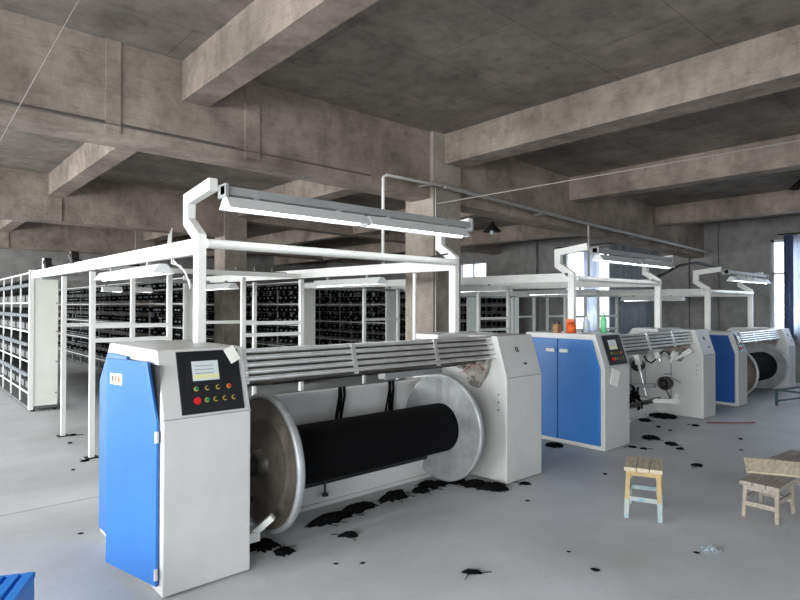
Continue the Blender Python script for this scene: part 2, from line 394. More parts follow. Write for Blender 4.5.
# ------------------------------------------------------------------ warping machines
def cab_profile(y, s): # octagon-ish side profile (y,z)
    return [(y, .007), (y, .97*s), (y+.115, 1.35*s), (y+1.03, 1.35*s), (y+1.24, 1.1*s), (y+1.24, .007)]
def machine(xa, xb, xc, xd, Y, s, label, blue, paper, split, beam=True):
    """xa-xb control cabinet, xc-xd end cabinet, Y front plane, s height scale"""
    root = empty('warping_machine', (xa, Y, 0), label, 'machine')
    t = Vector((0, .115, .38*s)).normalized(); nrm = Vector((0, -t.z, t.y))
    M3 = Matrix((Vector((1, 0, 0)), t, nrm)).transposed()  # local x, up slant, outward
    def slant(u, v, off=0):  # point on slanted face: u in x, v metres up from the fold
        return Vector((u, Y, .97*s))+t*v+nrm*off
    # control cabinet body
    b = MB(); b.prism(cab_profile(Y, s), xa, xb)
    cab = part(b, 'control_cabinet', WHITE, root, .008)
    b = MB(); b.box(xa+.03, xb-.03, Y+.03, Y+1.2, 0, .03); part(b, 'plinth', DARK, root)
    b = MB(); b.box(xa-.004, xb+.002, Y-.003, Y-.001, .968*s, .974*s); part(b, 'panel_seam', GREY, root)
    # doors on the left face
    def leaf(pts, hx, ang, name_handle):
        b = MB(); b.prism(pts, xa-.022, xa-.002)
        if ang:
            py = pts[0][0]
            b.bm.transform(Matrix.Translation((xa, py, 0)) @ Matrix.Rotation(ang, 4, 'Z') @ Matrix.Translation((-xa, -py, 0)))
        return part(b, 'cabinet_door', blue, root, .004)
    F = [(Y+.045, .06), (Y+.045, .95*s), (Y+.145, 1.285*s), (Y+.575, 1.285*s), (Y+.575, .06)]
    G = [(Y+.585, .06), (Y+.585, 1.285*s), (Y+1.0, 1.285*s), (Y+1.19, 1.08*s), (Y+1.19, .06)]
    ang = R(13) if split else 0
    d1 = leaf(F, 0, ang, None); d2 = leaf(G, 0, 0, None)
    if split:
        b = MB(); b.box(xa-.003, xa-.001, Y+.05, Y+.57, .07, 1.27*s); part(b, 'cabinet_interior', DARK, root)
        for z in (.13, .88):
            b = MB(); b.cyl((xa-.022, Y+.035, z-.03), (xa-.022, Y+.035, z+.03), .011, 10); part(b, 'hinge', CHROME, root)
        Mr = Matrix.Translation((xa, Y+.045, 0)) @ Matrix.Rotation(ang, 4, 'Z') @ Matrix.Translation((-xa, -(Y+.045), 0))
        b = MB(); b.box(xa-.0245, xa-.0225, Y+.40, Y+.53, 1.135, 1.20, PAPER)
        for i in range(3): b.box(xa-.0255, xa-.0245, Y+.49-.035*i, Y+.515-.035*i, 1.15, 1.185, ORANGE if i else STEEL)
        b.bm.transform(Mr); sub(b, 'sticker', None, root, d1)
    else:
        for d, y in ((d1, Y+.49), (d2, Y+.67)):
            b = MB(); b.box(xa-.045, xa-.022, y-.055, y+.055, 1.12*s, 1.162*s); sub(b, 'door_handle', WHITE2, root, d, .004)
        b = MB(); b.box(xa-.003, xa-.001, Y+.56, Y+.60, .06, 1.28*s); part(b, 'door_gap', DARK, root)
    # control panel on the slant
    w = xb-xa; L = .395*s
    c = slant(xa+w*.56, L*.5+.0, .004); hw = w*.36 if w > .48 else w*.33
    b = MB(); b.obox(c, (hw, L*.46, .005), M3); pn = part(b, 'control_panel', PANELM, root, .002)
    def on_panel(u, v, off): return c+M3@Vector((u*hw, v*L*.46, off))
    b = MB(); b.obox(on_panel(-.22, .34, .007), (hw*.56, L*.2, .004), M3, BLACK); sub(b, 'screen_bezel', None, root, pn)
    b = MB(); b.obox(on_panel(-.16, .34, .013), (hw*.42, L*.145, .0015), M3, SCREEN)
    b.obox(on_panel(-.16, .15, .0146), (hw*.40, L*.028, .0008), M3, SCRBAR)
    for i in range(3): b.obox(on_panel(-.2, .5-.12*i, .0146), (hw*.3, L*.006, .0006), M3, GREY)
    sub(b, 'touch_screen', None, root, pn)
    rowA = [(-.5, GREEN), (-.15, BLACK), (.2, BLACK), (.55, RED)]
    rowB = [(-.5, RED), (-.2, GREEN), (.08, BLACK), (.38, BLACK), (.68, BLACK)]
    for row, v in ((rowA, -.22), (rowB, -.6)):
        for u, mm in row:
            big = 1.5 if (mm is RED and row is rowB) else 1
            p = on_panel(u, v, .005); q = on_panel(u, v, .022)
            b = MB(); b.cyl(on_panel(u, v, .005), on_panel(u, v, .009), .014*big, 14, YELL if not big > 1 else RED)
            b.cyl(on_panel(u, v, .009), q, .010*big, 14, mm); sub(b, 'push_button', None, root, pn)
    if paper == 'tag':
        b = MB(); Mt = M3 @ Matrix.Rotation(R(25), 3, 'Z'); b.obox(on_panel(.78, .82, .012), (.035, .048, .001), Mt); sub(b, 'paper_tag', PAPER, root, pn)
    else:
        b = MB(); Mt = Matrix.Rotation(R(18), 3, 'Y'); b.obox((xa+w*.38, Y-.006, .84*s), (.085, .003, .09), Mt); part(b, 'paper_note', PAPER, root)
    # end cabinet
    b = MB(); b.prism(cab_profile(Y, s*.985), xc, xd); part(b, 'end_cabinet', WHITE, root, .008)
    b = MB(); b.box(xc+.03, xd-.03, Y+.03, Y+1.2, 0, .03); part(b, 'plinth', DARK, root)
    b = MB(); b.box(xc-.002, xd+.002, Y-.003, Y-.001, .952*s, .958*s); part(b, 'panel_seam', GREY, root)
    ce = slant((xc+xd)/2-.03, .24*s, .0)
    b = MB(); b.lathe(ce, nrm, [(.0, .024), (.004, .024), (.004, .016), (0, .016)], 18); b.bar(ce+t*.02+nrm*.003, ce-t*.03+Vector((.025, 0, 0))+nrm*.003, .005, .004)
    part(b, 'round_emblem', DARK, root)
    b = MB(); b.obox(slant((xc+xd)/2+.05, .1*s, .002), (.018, .008, .004), M3); part(b, 'catch', DARK, root)
    for z in (.80, .73, .66):
        b = MB(); b.cyl((xc-.004, Y+.09, z*s), (xc, Y+.09, z*s), .008, 10); part(b, 'bolt', STEEL, root)
    # chrome guard rods with brackets
    x0, x1 = xb+.03, xc+.12
    gp = [slant(0, v*s, -.075) for v in (.20, .245, .29, .335, .38)]
    for k, p in enumerate(gp):
        b = MB(); b.cyl((x0, p.y-.02*0, p.z), (x1, p.y, p.z), .0165, 12); part(b, 'guard_rod', CHROME, root)
    b = MB(); b.bar(((x0), 0, 0), (x0, 0, .01), .01, .01) if False else None
    for fx in (.0, .335, .665, 1.0):
        x = x0+(x1-x0)*fx; b = MB(); a = gp[0]; e = gp[-1]
        b.bar((x, a.y-.012, a.z-.03), (x, e.y-.012, e.z+.015), .012, .035, up=(1, 0, 0)); part(b, 'rod_bracket', CHROME, root)
    b = MB(); a = gp[0]; e = gp[-1]
    vs = [(x0, a.y+.05, a.z-.035), (x1, a.y+.05, a.z-.035), (x1, e.y+.06, e.z+.005), (x0, e.y+.06, e.z+.005)]
    vs += [(v[0], v[1]+.012, v[2]) for v in vs]
    b.faces(vs, [(0, 1, 2, 3), (4, 7, 6, 5), (0, 4, 5, 1), (1, 5, 6, 2), (2, 6, 7, 3), (3, 7, 4, 0)]); part(b, 'guard_plate', STEEL, root)
    # rollers behind
    b = MB(); b.cyl((xb, Y+.62, 1.065*s), (xb+.48, Y+.62, 1.065*s), .048, 24); part(b, 'roller_journal', STEEL, root)
    b = MB(); b.cyl((xb+.48, Y+.62, 1.065*s), (xc, Y+.62, 1.065*s), .05, 24); part(b, 'yarn_roller', YARN, root)
    b = MB(); b.cyl((xb, Y+.30, 1.10*s), (xc, Y+.30, 1.10*s), .03, 20); part(b, 'guide_roller', STEEL, root)
    # back tray, base rail, lower rods
    b = MB(); b.box(xb, xc, Y+1.06, Y+1.10, .12, .865*s).box(xb, xc, Y+1.0, Y+1.1, .84*s, .865*s); part(b, 'back_panel', WHITE, root)
    b = MB(); b.box(xb, xc, Y+.66, Y+.78, .03, .165); b.box(xb, xc, Y+.64, Y+.80, 0, .03); part(b, 'base_rail', WHITE, root)
    b = MB(); b.cyl((xb, Y+.63, .20), (xc, Y+.63, .20), .022, 12); part(b, 'lower_rod', BLACK, root)
    b = MB(); b.cyl((xb, Y+.61, .242), (xc, Y+.61, .242), .011, 10); part(b, 'lower_rod', STEEL, root)
    b = MB(); b.cyl((xb+.95, Y+.6, .2), (xb+.95, Y+.6, .10), .009, 8).cyl((xb+.95, Y+.6, .115), (xb+.95, Y+.6, .095), .028, 12); part(b, 'rod_knob', BLACK, root)
    b = MB(); b.box(xb+(xc-xb)*.70, xc, Y+.80, Y+.90, .93*s, 1.0*s); part(b, 'press_bar', GREY, root)
    b = MB(); b.box(xc-.42, xc+.35, Y+.45, Y+.75, 1.29*s, 1.345*s); part(b, 'top_cover', WHITE, root, .008)
    # greasy drive parts near the end cabinet
    yy = Y+.35
    b = MB()
    b.prism([(Y+.16, 1.12*s), (Y+.2, .98*s), (Y+.3, .84*s), (Y+.38, .86*s), (Y+.44, .96*s), (Y+.60, 1.1*s), (Y+.5, 1.2*s), (Y+.25, 1.2*s)], xc-.06, xc)
    part(b, 'drive_casting', GRIME, root, .01)
    b = MB(); b.tube([(xc-.075, Y+.2+.05*i, s*(1.02+.05*math.sin(i*.8))) for i in range(7)], .004, 6); part(b, 'red_wire', mat('dull_red_wire', (150, 60, 50), .6), root)
    for yv, zv, rr in ((Y+.24, 1.1, .035), (Y+.34, .92, .03), (Y+.47, 1.05, .04)):
        b = MB(); b.cyl((xc-.11, yv, zv*s), (xc-.05, yv, zv*s), rr, 16, GRIME); b.cyl((xc-.125, yv, zv*s), (xc-.11, yv, zv*s), rr*.5, 12, CHROME); part(b, 'drive_boss', None, root)
    b = MB(); b.cyl((xb, Y+.43, .5*s), (xb+.12, Y+.43, .5*s), .13, 24); b.cyl((xb+.12, Y+.43, .5*s), (xb+.24, Y+.43, .5*s), .07, 20); part(b, 'drive_chuck', DARK, root)
    b = MB(); b.bar((xb+.12, Y+.2, .13), (xb+.22, Y+.12, .24), .05, .04); b.box(xb, xb+.15, Y+.16, Y+.24, .09, .15); part(b, 'lock_lever', WHITE2, root)
    return root
m1 = machine(1.11, 1.63, 4.12, 4.66, 3.19, 1.0, 'nearest white warping machine with blue door ajar and wide black yarn beam', BLUE, 'tag', True)
m2 = machine(5.85, 6.42, 8.60, 9.06, 3.19, .955, 'middle white warping machine with blue doors and no yarn beam fitted', BLUE2, 'note', False)
m3 = machine(10.10, 10.52, 12.85, 13.3, 3.22, .885, 'farthest white warping machine with dark blue door beside the curtained window', BLUE3, 'tag', False)
for o in m3.children:
    if o.name.startswith('paper_tag'): bpy.data.objects.remove(o)

# extra mechanisms on the open end of machine 2
def P2(mb, name, m, lab=None):
    o = part(mb, name, m, m2, .003 if name == 'cylinder' else 0)
    return o
xc = 8.60
b = MB(); b.cyl((xc-.10, 3.70, .47), (xc, 3.70, .47), .10, 28, BLACK); b.cyl((xc-.13, 3.70, .47), (xc-.10, 3.70, .47), .035, 16, STEEL); b.lathe((xc-.105, 3.70, .47), (1, 0, 0), [(0, .07), (-.012, .075), (-.012, .085), (0, .09)], 28, STEEL); P2(b, 'drive_motor', None)
b = MB(); b.cyl((xc-.08, 4.12, .70), (xc, 4.12, .70), .09, 24); P2(b, 'drive_pulley', BLACK)
for (y, z, y2, z2) in ((4.08, .92, 4.03, .62), (3.78, .93, 3.72, .80), (3.50, .96, 3.56, .82)):
    b = MB(); b.bar((xc-.16, y, z), (xc-.16, y2+(y-y2)*.35, z2+(z-z2)*.35), .07, .09, WHITE2, up=(1, 0, 0))
    b.bar((xc-.16, y2+(y-y2)*.35, z2+(z-z2)*.35), (xc-.16, y2, z2), .03, .04, CHROME, up=(1, 0, 0)); b.box(xc-.14, xc, y-.02, y+.02, z-.06, z-.02, GREY); P2(b, 'cylinder', None)
b = MB(); b.cyl((xc-.16, 4.03, .63), (xc-.16, 3.94, .27), .014, 10); P2(b, 'piston_rod', CHROME)
for y in (4.22, 4.0, 3.62):
    b = MB(); b.cyl((xc-.05, y, .2), (xc-.05, y, .9), .008, 8); P2(b, 'pipe', GREY)
b = MB(); b.bar((xc-.35, 4.2, .20), (xc-.10, 3.55, .23), .07, .06, up=(0, 0, 1)); b.bar((xc-.10, 3.55, .23), (xc-.10, 3.50, .34), .05, .05); b.box(xc-.14, xc, 3.52, 3.60, .19, .25); P2(b, 'pressing_arm', WHITE2)
b = MB(); b.tube([(xc-.15, 3.98-.06*i, .86-.10*math.sin(i*.9)) for i in range(8)], .012, 8); P2(b, 'air_hose', BLACK)
b = MB(); b.tube([(xc-.12, 3.66, .38), (xc-.11, 3.62, .30), (xc-.1, 3.6, .22)], .008, 8); P2(b, 'cable', BLACK)
b = MB(); b.cyl((xc-.06, 3.6, .62), (xc-.06, 3.72, .60), .01, 8); b.cyl((xc-.06, 3.48, .5), (xc-.06, 3.6, .56), .01, 8); P2(b, 'linkage', GREY)

b = MB(); b.obox((xc-.10, 3.36, .95), (.04, .07, .035), Matrix.Rotation(R(-35), 3, 'X'), WHITE2); b.cyl((xc-.12, 3.40, .92), (xc-.12, 3.60, .80), .022, 10, WHITE2); P2(b, 'cylinder', None)
b = MB(); b.bar((xc-.5, 4.15, .42), (xc-.05, 3.85, .42), .05, .05); b.bar((xc-.3, 4.02, .42), (xc-.28, 4.0, .2), .04, .04); P2(b, 'pressing_arm', GREY)
b = MB()
for i in range(26):
    p = [Vector((xc-.55+random.uniform(-.18, .22), 4.02+random.uniform(-.15, .12), random.uniform(.22, .5)))]
    for q in range(4): p.append(p[-1]+Vector((random.uniform(-.06, .06), random.uniform(-.06, .06), -random.uniform(.02, .07))))
    for v in p: v.z = max(v.z, .012)
    b.tube(p, .012, 5)
tag(b.build('yarn_tangle', YARN), 'black yarn tangle caught in the lower parts of the middle machine', 'yarn')
# yarn hanging over the back panel of machine 1
for x, n in ((3.02, 9), (3.60, 7)):
    b = MB()
    for i in range(n):
        xx = x+random.uniform(-.035, .035)
        b.tube([(xx, 4.17, .88), (xx+random.uniform(-.01, .01), 4.165, .8), (xx-.03+random.uniform(-.02, .02), 4.16, .62), (xx-.05+random.uniform(-.03, .03), 4.15, .5)], .008, 5)
    tag(b.build('yarn_hank', YARN), 'loose black yarn strands hanging over the back panel, %s one' % ('left' if x < 3.3 else 'right, thinner'), 'yarn')

# yarn beams (drum between two flanges), a thing that is lifted out of the machine
def yarn_beam(x0, x1, Y, zc_, r, rd, label):
    root = empty('yarn_beam', ((x0+x1)/2, Y, zc_-r), label, 'yarn beam')
    ctr = lambda x: (x, Y, zc_)
    for sgn, x in ((1, x0), (-1, x1)):
        b = MB(); d = (sgn, 0, 0)
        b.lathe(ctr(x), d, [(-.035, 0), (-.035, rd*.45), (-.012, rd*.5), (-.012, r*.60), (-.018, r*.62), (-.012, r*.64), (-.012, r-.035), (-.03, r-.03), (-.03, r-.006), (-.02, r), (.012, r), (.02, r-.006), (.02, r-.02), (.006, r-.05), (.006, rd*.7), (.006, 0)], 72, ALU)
        ko = b.mi(FLANGE_OUT)  # outer faces inside the rim get the metal with shade painted in
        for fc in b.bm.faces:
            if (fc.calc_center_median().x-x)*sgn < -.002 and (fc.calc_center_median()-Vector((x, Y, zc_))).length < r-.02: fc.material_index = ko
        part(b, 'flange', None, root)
        b = MB(); b.lathe(ctr(x), (-sgn, 0, 0), [(.012, .10), (.10, .085), (.10, .05), (.10, 0)], 24); part(b, 'hub', STEEL, root)
    b = MB(); b.lathe(ctr(x0), (1, 0, 0), [(.0, rd), (x1-x0, rd)], 64); part(b, 'wound_yarn', YARN, root)
    b = MB()
    if x0 < 3:   # black yarn threads caught on the inside of the right flange
        for i in range(9):
            y = Y+.05-.02*i+random.uniform(-.01, .01)
            b.bar((x1-.025, y, zc_+rd+.01), (x1-.022, y+.01, zc_+r*random.uniform(.75, .93)), .003, .003)
        part(b, 'stray_thread', GREY, root)
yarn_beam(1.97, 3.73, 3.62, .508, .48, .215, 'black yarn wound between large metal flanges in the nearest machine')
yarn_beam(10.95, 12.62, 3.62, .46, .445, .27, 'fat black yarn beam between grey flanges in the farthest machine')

# ------------------------------------------------------------------ gantries over the machines
def gantry(xl, xr, s, label, y0=3.85, zarm=2.01, yend=10.0, ztop=2.38, xlf=None, lamp=None):
    root = empty('yarn_gantry', (xl, y0, 0), label, 'gantry frame')
    dz = ztop-2.38
    for k, x in enumerate((xl, xr)):
        zt = 1.35*s*(1 if k == 0 else .985)
        b = MB(); b.path([(y0, zt), (y0, 2.07+dz), (y0+.19, 2.2+dz), (y0+.19, 2.36+dz), (y0-.22, 2.405+dz)], .085, x-.03, x+.03)
        part(b, 'bent_post', WHITE2, root, .004)
        b = MB(); b.bar((x, y0+.04, zarm), (x, yend, zarm+.05), .06, .11); part(b, 'long_arm', WHITE2, root)
    b = MB(); b.cyl((xl+.03, y0-.04, 2.03+dz), (xr-.03, y0-.04, 2.03+dz), .033, 16); part(b, 'cross_tube', WHITE2, root)
    a, c = (lamp or (xl-.1, xr-.12))
    b = MB(); b.box(a, c, y0-.32, y0-.26, 2.33+dz, 2.385+dz); b.box(a, a+.02, y0-.34, y0-.22, 2.31+dz, 2.40+dz); b.box(c-.02, c, y0-.34, y0-.24, 2.30+dz, 2.40+dz); part(b, 'lamp_rail', GREY, root)
    # supporting box frames further back
    zt = zarm-.05
    fr = [(xl, xl+.80), (xr-.85, xr)]
    for (a, c) in fr:
        for y, x in ((6.66, a), (6.66, c), (8.0, a), (8.0, c)):
            b = MB(); b.box(x-.025, x+.025, y-.025, y+.025, .006, zt); bb = part(b, 'support_post', WHITE2, root)
            b = MB(); b.box(x-.06, x+.06, y-.06, y+.06, 0, .008); sub(b, 'foot_plate', DARK, root, bb)
        for z in (1.36, 1.21*s):
            b = MB(); b.box(a+.025, c-.025, 6.64, 6.68, z, z+.045); part(b, 'front_rail', WHITE2, root)
        b = MB(); b.box(a+.025, c-.025, 7.98, 8.02, 1.34, 1.385); part(b, 'back_rail', WHITE2, root)
    for y in (6.66, 9.6):
        b = MB(); b.box(xl+.03, xr-.03, y-.03, y+.03, zt+.02, zt+.075); part(b, 'cross_rail', GREY if y > 7 else WHITE2, root)
    return root
g1 = gantry(1.58, 4.14, 1.0, 'white steel gantry with bent posts over the nearest machine', lamp=(1.61, 4.04))
g2 = gantry(6.27, 8.65, .955, 'white steel gantry with bent posts over the middle machine', ztop=2.30, zarm=1.96, lamp=(6.30, 8.4))
g3 = gantry(10.58, 12.78, .885, 'white steel gantry with bent posts over the farthest machine', ztop=2.22, zarm=1.86, lamp=(10.61, 12.7))
b = MB(); b.cyl((4.14, 4.42, 1.95), (4.14, 4.42, .01), .02, 10); part(b, 'thin_strut', WHITE2, g1)

def lamp_fixture(p0, p1, side, label, tilt=0, group=None):
    """fluorescent fitting from p0 to p1, reflector opening downward; side = horizontal across vector"""
    p0 = Vector(p0); p1 = Vector(p1); d = (p1-p0).normalized(); sd = Vector(side)
    root = empty('fluorescent_lamp', tuple((p0+p1)/2), label, 'lamp', group)
    zu = Vector((0, 0, 1))
    def pt(t, a, z): return p0+(p1-p0)*t+sd*a+zu*z
    b = MB(); pr = [(-.025, .03), (.025, .03), (.085, -.045), (.08, -.048), (.02, .02), (-.02, .02), (-.08, -.048), (-.085, -.045)]
    n = len(pr); vs = [pt(0, a, z) for a, z in pr]+[pt(1, a, z) for a, z in pr]
    b.faces(vs, [(i, (i+1) % n, n+(i+1) % n, n+i) for i in range(n)]); b.faces([pt(0, a, z) for a, z in ((-.025, .03), (.025, .03), (.085, -.045), (-.085, -.045))], [(0, 1, 2, 3)]); b.faces([pt(1, a, z) for a, z in ((-.025, .03), (.025, .03), (.085, -.045), (-.085, -.045))], [(0, 1, 2, 3)])
    part(b, 'reflector', LAMPM, root)
    b = MB(); b.cyl(pt(.03, 0, -.022), pt(.97, 0, -.034), .019, 12); part(b, 'tube', TUBE, root)
    for t in (.015, .985):
        b = MB(); b.cyl(pt(t-.01, 0, -.022), pt(t+.01, 0, -.022), .021, 10); part(b, 'lamp_holder', WHITE2, root)
    for t in (.2, .8):
        b = MB(); c = pt(t, 0, .045); b.box(c.x-.015, c.x+.015, c.y-.015, c.y+.015, c.z-.02, c.z+.02); part(b, 'hanger', GREY, root)
    return root
def frontlamps(a, c, y, z, who):
    mid = (a+c)/2
    lamp_fixture((a, y, z), (mid-.02, y, z), (0, 1, 0), 'lit fluorescent fitting on the front rail over the %s machine, left of two' % who)
    lamp_fixture((mid+.02, y, z), (c, y, z), (0, 1, 0), 'lit fluorescent fitting on the front rail over the %s machine, right of two' % who)
frontlamps(1.62, 3.95, 3.55, 2.285, 'nearest')
frontlamps(6.34, 8.35, 3.55, 2.20, 'middle')
frontlamps(10.85, 12.75, 3.56, 2.10, 'farthest')
def armlamp(x, a, c, z, label): lamp_fixture((x, a, z), (x, c, z), (1, 0, 0), label)
armlamp(1.58, 4.55, 6.3, 1.90, 'long white fluorescent fitting under the left arm of the nearest gantry')
armlamp(4.14, 4.95, 6.3, 1.90, 'white fluorescent fitting under the right arm of the nearest gantry')
armlamp(3.3, 6.95, 8.1, 1.87, 'white fluorescent fitting between the box frames behind the nearest machine')
armlamp(6.27, 4.9, 6.2, 1.86, 'white fluorescent fitting under the left arm of the middle gantry')
armlamp(8.65, 4.9, 6.2, 1.86, 'white fluorescent fitting under the right arm of the middle gantry')
armlamp(10.58, 4.25, 5.4, 1.76, 'white fluorescent fitting under the left arm of the farthest gantry')
for lx, ly, lz, lw in ((2.55, 9.6, 1.865, 'left'), (3.0, 9.6, 1.865, 'right')):
    lamp_fixture((lx-.14, ly, lz), (lx+.14, ly, lz), (0, 1, 0), 'short lit lamp under the far cross rail between the left racks, %s of the pair' % lw)

# ------------------------------------------------------------------ creel racks
ROWS = [2.10, 1.64, 1.20, .74, .26]
TRAYM = mat('grey_tray', (98, 100, 100), .7); BACKM = mat('dark_mesh', (58, 60, 61), .8)
TIPM = mat('grey_cone_tip', (128, 134, 138), .6)
def bob_mesh():
    b = MB()
    b.lathe((0, 0, 0), (-1, 0, 0), [(0, .062), (.02, .07), (.13, .05), (.135, .02), (.135, .018)], 14, YARN)
    b.lathe((0, 0, 0), (-1, 0, 0), [(.13, .02), (.165, .017), (.165, .008)], 8, TIPM)
    return b
o = bob_mesh().build('yarn_package_proto'); PM = o.data; PM.name = 'yarn_package'; bpy.data.objects.remove(o)
SITES = []
def creel(x0, y0, y1, label, key, big=False, bay=.94):
    root = empty('creel_rack', (x0, y0, 0), label, 'creel rack')
    x1 = x0+.35
    b = MB(); b.box(x0+.02, x1, y0, y0+.06, .08, 2.02 if not big else 2.06); part(b, 'end_panel', CREAM, root)
    b = MB(); b.box(x0-.03, x0+.03, y0-.01, y0+.05, .03, 2.14); part(b, 'end_post', WHITE2, root)
    n = int(round((y1-y0)/bay))
    for i in range(1, n+1):
        y = y0+i*bay
        b = MB(); b.box(x0-.014, x0+.006, y-.014, y+.014, .03, 2.12); part(b, 'post', WHITE2 if big else GREY, root)
        b = MB(); b.box(x1-.03, x1, y-.02, y+.02, .03, 2.12); part(b, 'back_post', GREY, root)
    for z in ROWS:
        b = MB(); b.box(x0-.012, x0+.004, y0, y0+n*bay, z-.011, z+.011); part(b, 'shelf_bar', WHITE2, root)
        b = MB(); b.box(x1-.03, x1-.005, y0, y0+n*bay, z-.01, z+.01); part(b, 'back_bar', BACKM if big else GREY, root)
    b = MB(); b.box(x0-.02, x1, y0, y0+n*bay, .04, .065); part(b, 'bottom_rail', TRAYM, root)
    for i in range(n+1):
        b = MB(); b.cyl((x0+.03, y0+.02+i*bay*.99, 0), (x0+.03, y0+.02+i*bay*.99, .04), .03, 10); b.cyl((x1-.05, y0+.02+i*bay*.99, 0), (x1-.05, y0+.02+i*bay*.99, .04), .03, 10); part(b, 'levelling_foot', DARK, root)
    for r in range(4):
        zt, zb = ROWS[r], ROWS[r+1]
        b = MB()
        for i in range(n):
            ya = y0+i*bay
            if big:
                b.box(x0+.06, x0+.2, ya+.07, ya+bay-.07, zb+.02, zb+.12)
            else:
                b.box(x0+.06, x0+.075, ya+.03, ya+bay-.03, zt-.13, zt-.10)
                b.box(x0+.06, x0+.075, ya+.03, ya+bay-.03, zt-.34, zt-.31)
        part(b, 'tray' if big else 'peg_rail', TRAYM if big else DARK, root)
        b = MB(); b.box(x0+.25, x0+.26, y0+.05, y0+n*bay, zb+.05, zt-.05)
        if big: part(b, 'mesh_back', BACKM, root)
        else: b.bm.free()
        for i in range(n):
            ya = y0+i*bay
            if big:
                for k in range(4):
                    SITES.append((Vector((x0+.22, ya+.14+k*.22, zt-.19)), 1.75, key, r))
            else:
                for k in range(5):
                    for dz in (.115, .325):
                        if random.random() < .14: continue
                        SITES.append((Vector((x0+.06, ya+.10+k*.185+random.uniform(-.02, .02), zt-dz)), random.uniform(.8, 1.05), key, r*2+(dz > .2)))
    return root
creel(1.57, 10.12, 16, 'leftmost white creel rack with boxed bays of black yarn packages', 'leftmost', True)
creel(3.90, 10.12, 20, 'long creel rack of black cones seen between the white posts at left', 'left')
creel(6.28, 10.12, 20, 'creel rack of black cones standing behind the left box frame of the column', 'centre left')
creel(8.62, 10.12, 20, 'creel rack of black cones standing just left of the column', 'centre')
creel(11.45, 10.12, 20, 'creel rack of black cones standing right of the column', 'centre right')
creel(13.30, 10.12, 14, 'short creel rack nearest the window wall', 'right')
camM = cam.matrix_world.inverted()
ranked = []
for st in SITES:
    c = camM @ st[0]; d = -c.z; px = c.x/d*570.5+400; py = 300-c.y/d*570.5
    vis = 0 <= px <= 640 and not (px > 98 and py > 345) and not (205 < px < 216) and not (398 < px < 462)
    if st[2] == 'leftmost' and px > 32: vis = False
    if st[2] == 'left' and not (58 < px < 190): vis = False
    if st[2] == 'centre left' and not (205 < px < 304): vis = False
    if st[2] == 'centre' and not (322 < px < 390): vis = False
    if st[2] == 'centre right' and px < 470: vis = False
    ranked.append((0 if vis else 1, -st[1]/d, st))
ranked.sort(key=lambda t: t[:2])
ORD = ['top', 'second', 'third', 'fourth', 'fifth', 'sixth', 'seventh', 'lowest']
for v, _, (p, sc, key, r) in ranked[:300]:
    o = bpy.data.objects.new('yarn_package', PM); COL.objects.link(o); o.location = p; o.scale = (sc, sc, sc)
    row = (['top', 'second', 'third', 'lowest'] if key == 'leftmost' else ORD)[r]
    tag(o, 'black yarn package on a peg in the %s row of the %s creel rack' % (row, key), 'yarn package', 'yarn packages, %s row, %s creel rack' % (row, key))
rest = MB()
for v, _, (p, sc, key, r) in ranked[300:]:
    rest.lathe(p, (-1, 0, 0), [(0, .062*sc), (.02*sc, .07*sc), (.13*sc, .05*sc), (.135*sc, .018*sc)], 8, YARN)
    rest.lathe(p, (-1, 0, 0), [(.13*sc, .018*sc), (.165*sc, .015*sc), (.165*sc, .004)], 6, TIPM)
tag(rest.build('yarn_packages'), 'remaining black yarn packages deep in the far creel racks', 'yarn packages', kind='stuff')

# small motors on top of the left arm / rack
def fan_motor(x, y, z, label, box=True):
    root = empty('tension_motor', (x, y, z), label, 'motor')
    b = MB(); b.box(x-.05, x+.05, y-.06, y+.06, z, z+.05, DARK); part(b, 'motor_base', DARK, root)
    b = MB(); b.cyl((x-.06, y, z+.085), (x+.02, y, z+.085), .06, 20, BLACK); b.cyl((x-.075, y, z+.085), (x-.06, y, z+.085), .024, 14, STEEL); part(b, 'motor_wheel', None, root)
    if box:
        b = MB(); b.box(x-.05, x+.03, y+.10, y+.2, z, z+.15); part(b, 'motor_box', WHITE2, root)
    return root
fan_motor(1.58, 8.9, 2.10, 'small black wheel motor with white box on the left arm above the rack', True)
fan_motor(1.58, 7.4, 2.085, 'round black motor on the left arm above the box frame', False)
fan_motor(1.98, 6.66, 2.035, 'small dark motor on the cross rail behind the left arm', False)
b = MB(); b.box(1.60, 1.9, 9.9, 10.9, 2.115, 2.15, DARK)
for i in range(6): b.cyl((1.65, 10.0+.15*i, 2.14), (1.85, 10.0+.15*i, 2.14), .03, 8, STEEL)
tag(b.build('thread_guide_tray'), 'dark thread guide tray on top of the leftmost creel rack', 'thread guide')
b = MB()
for i in range(3): b.cyl((3.2+.25*i, 6.66, 1.955+.08), (3.2+.25*i, 6.66, 2.09), .012, 8)
b.box(3.1, 3.9, 6.64, 6.68, 2.035, 2.045)
tag(b.build('thread_guide_bar', STEEL), 'small steel thread guides on the cross rail behind the nearest machine', 'thread guide')

WENDV = (6.51, 1.22, 3.2)
PENDV = (10.79, 2.5, 3.49)
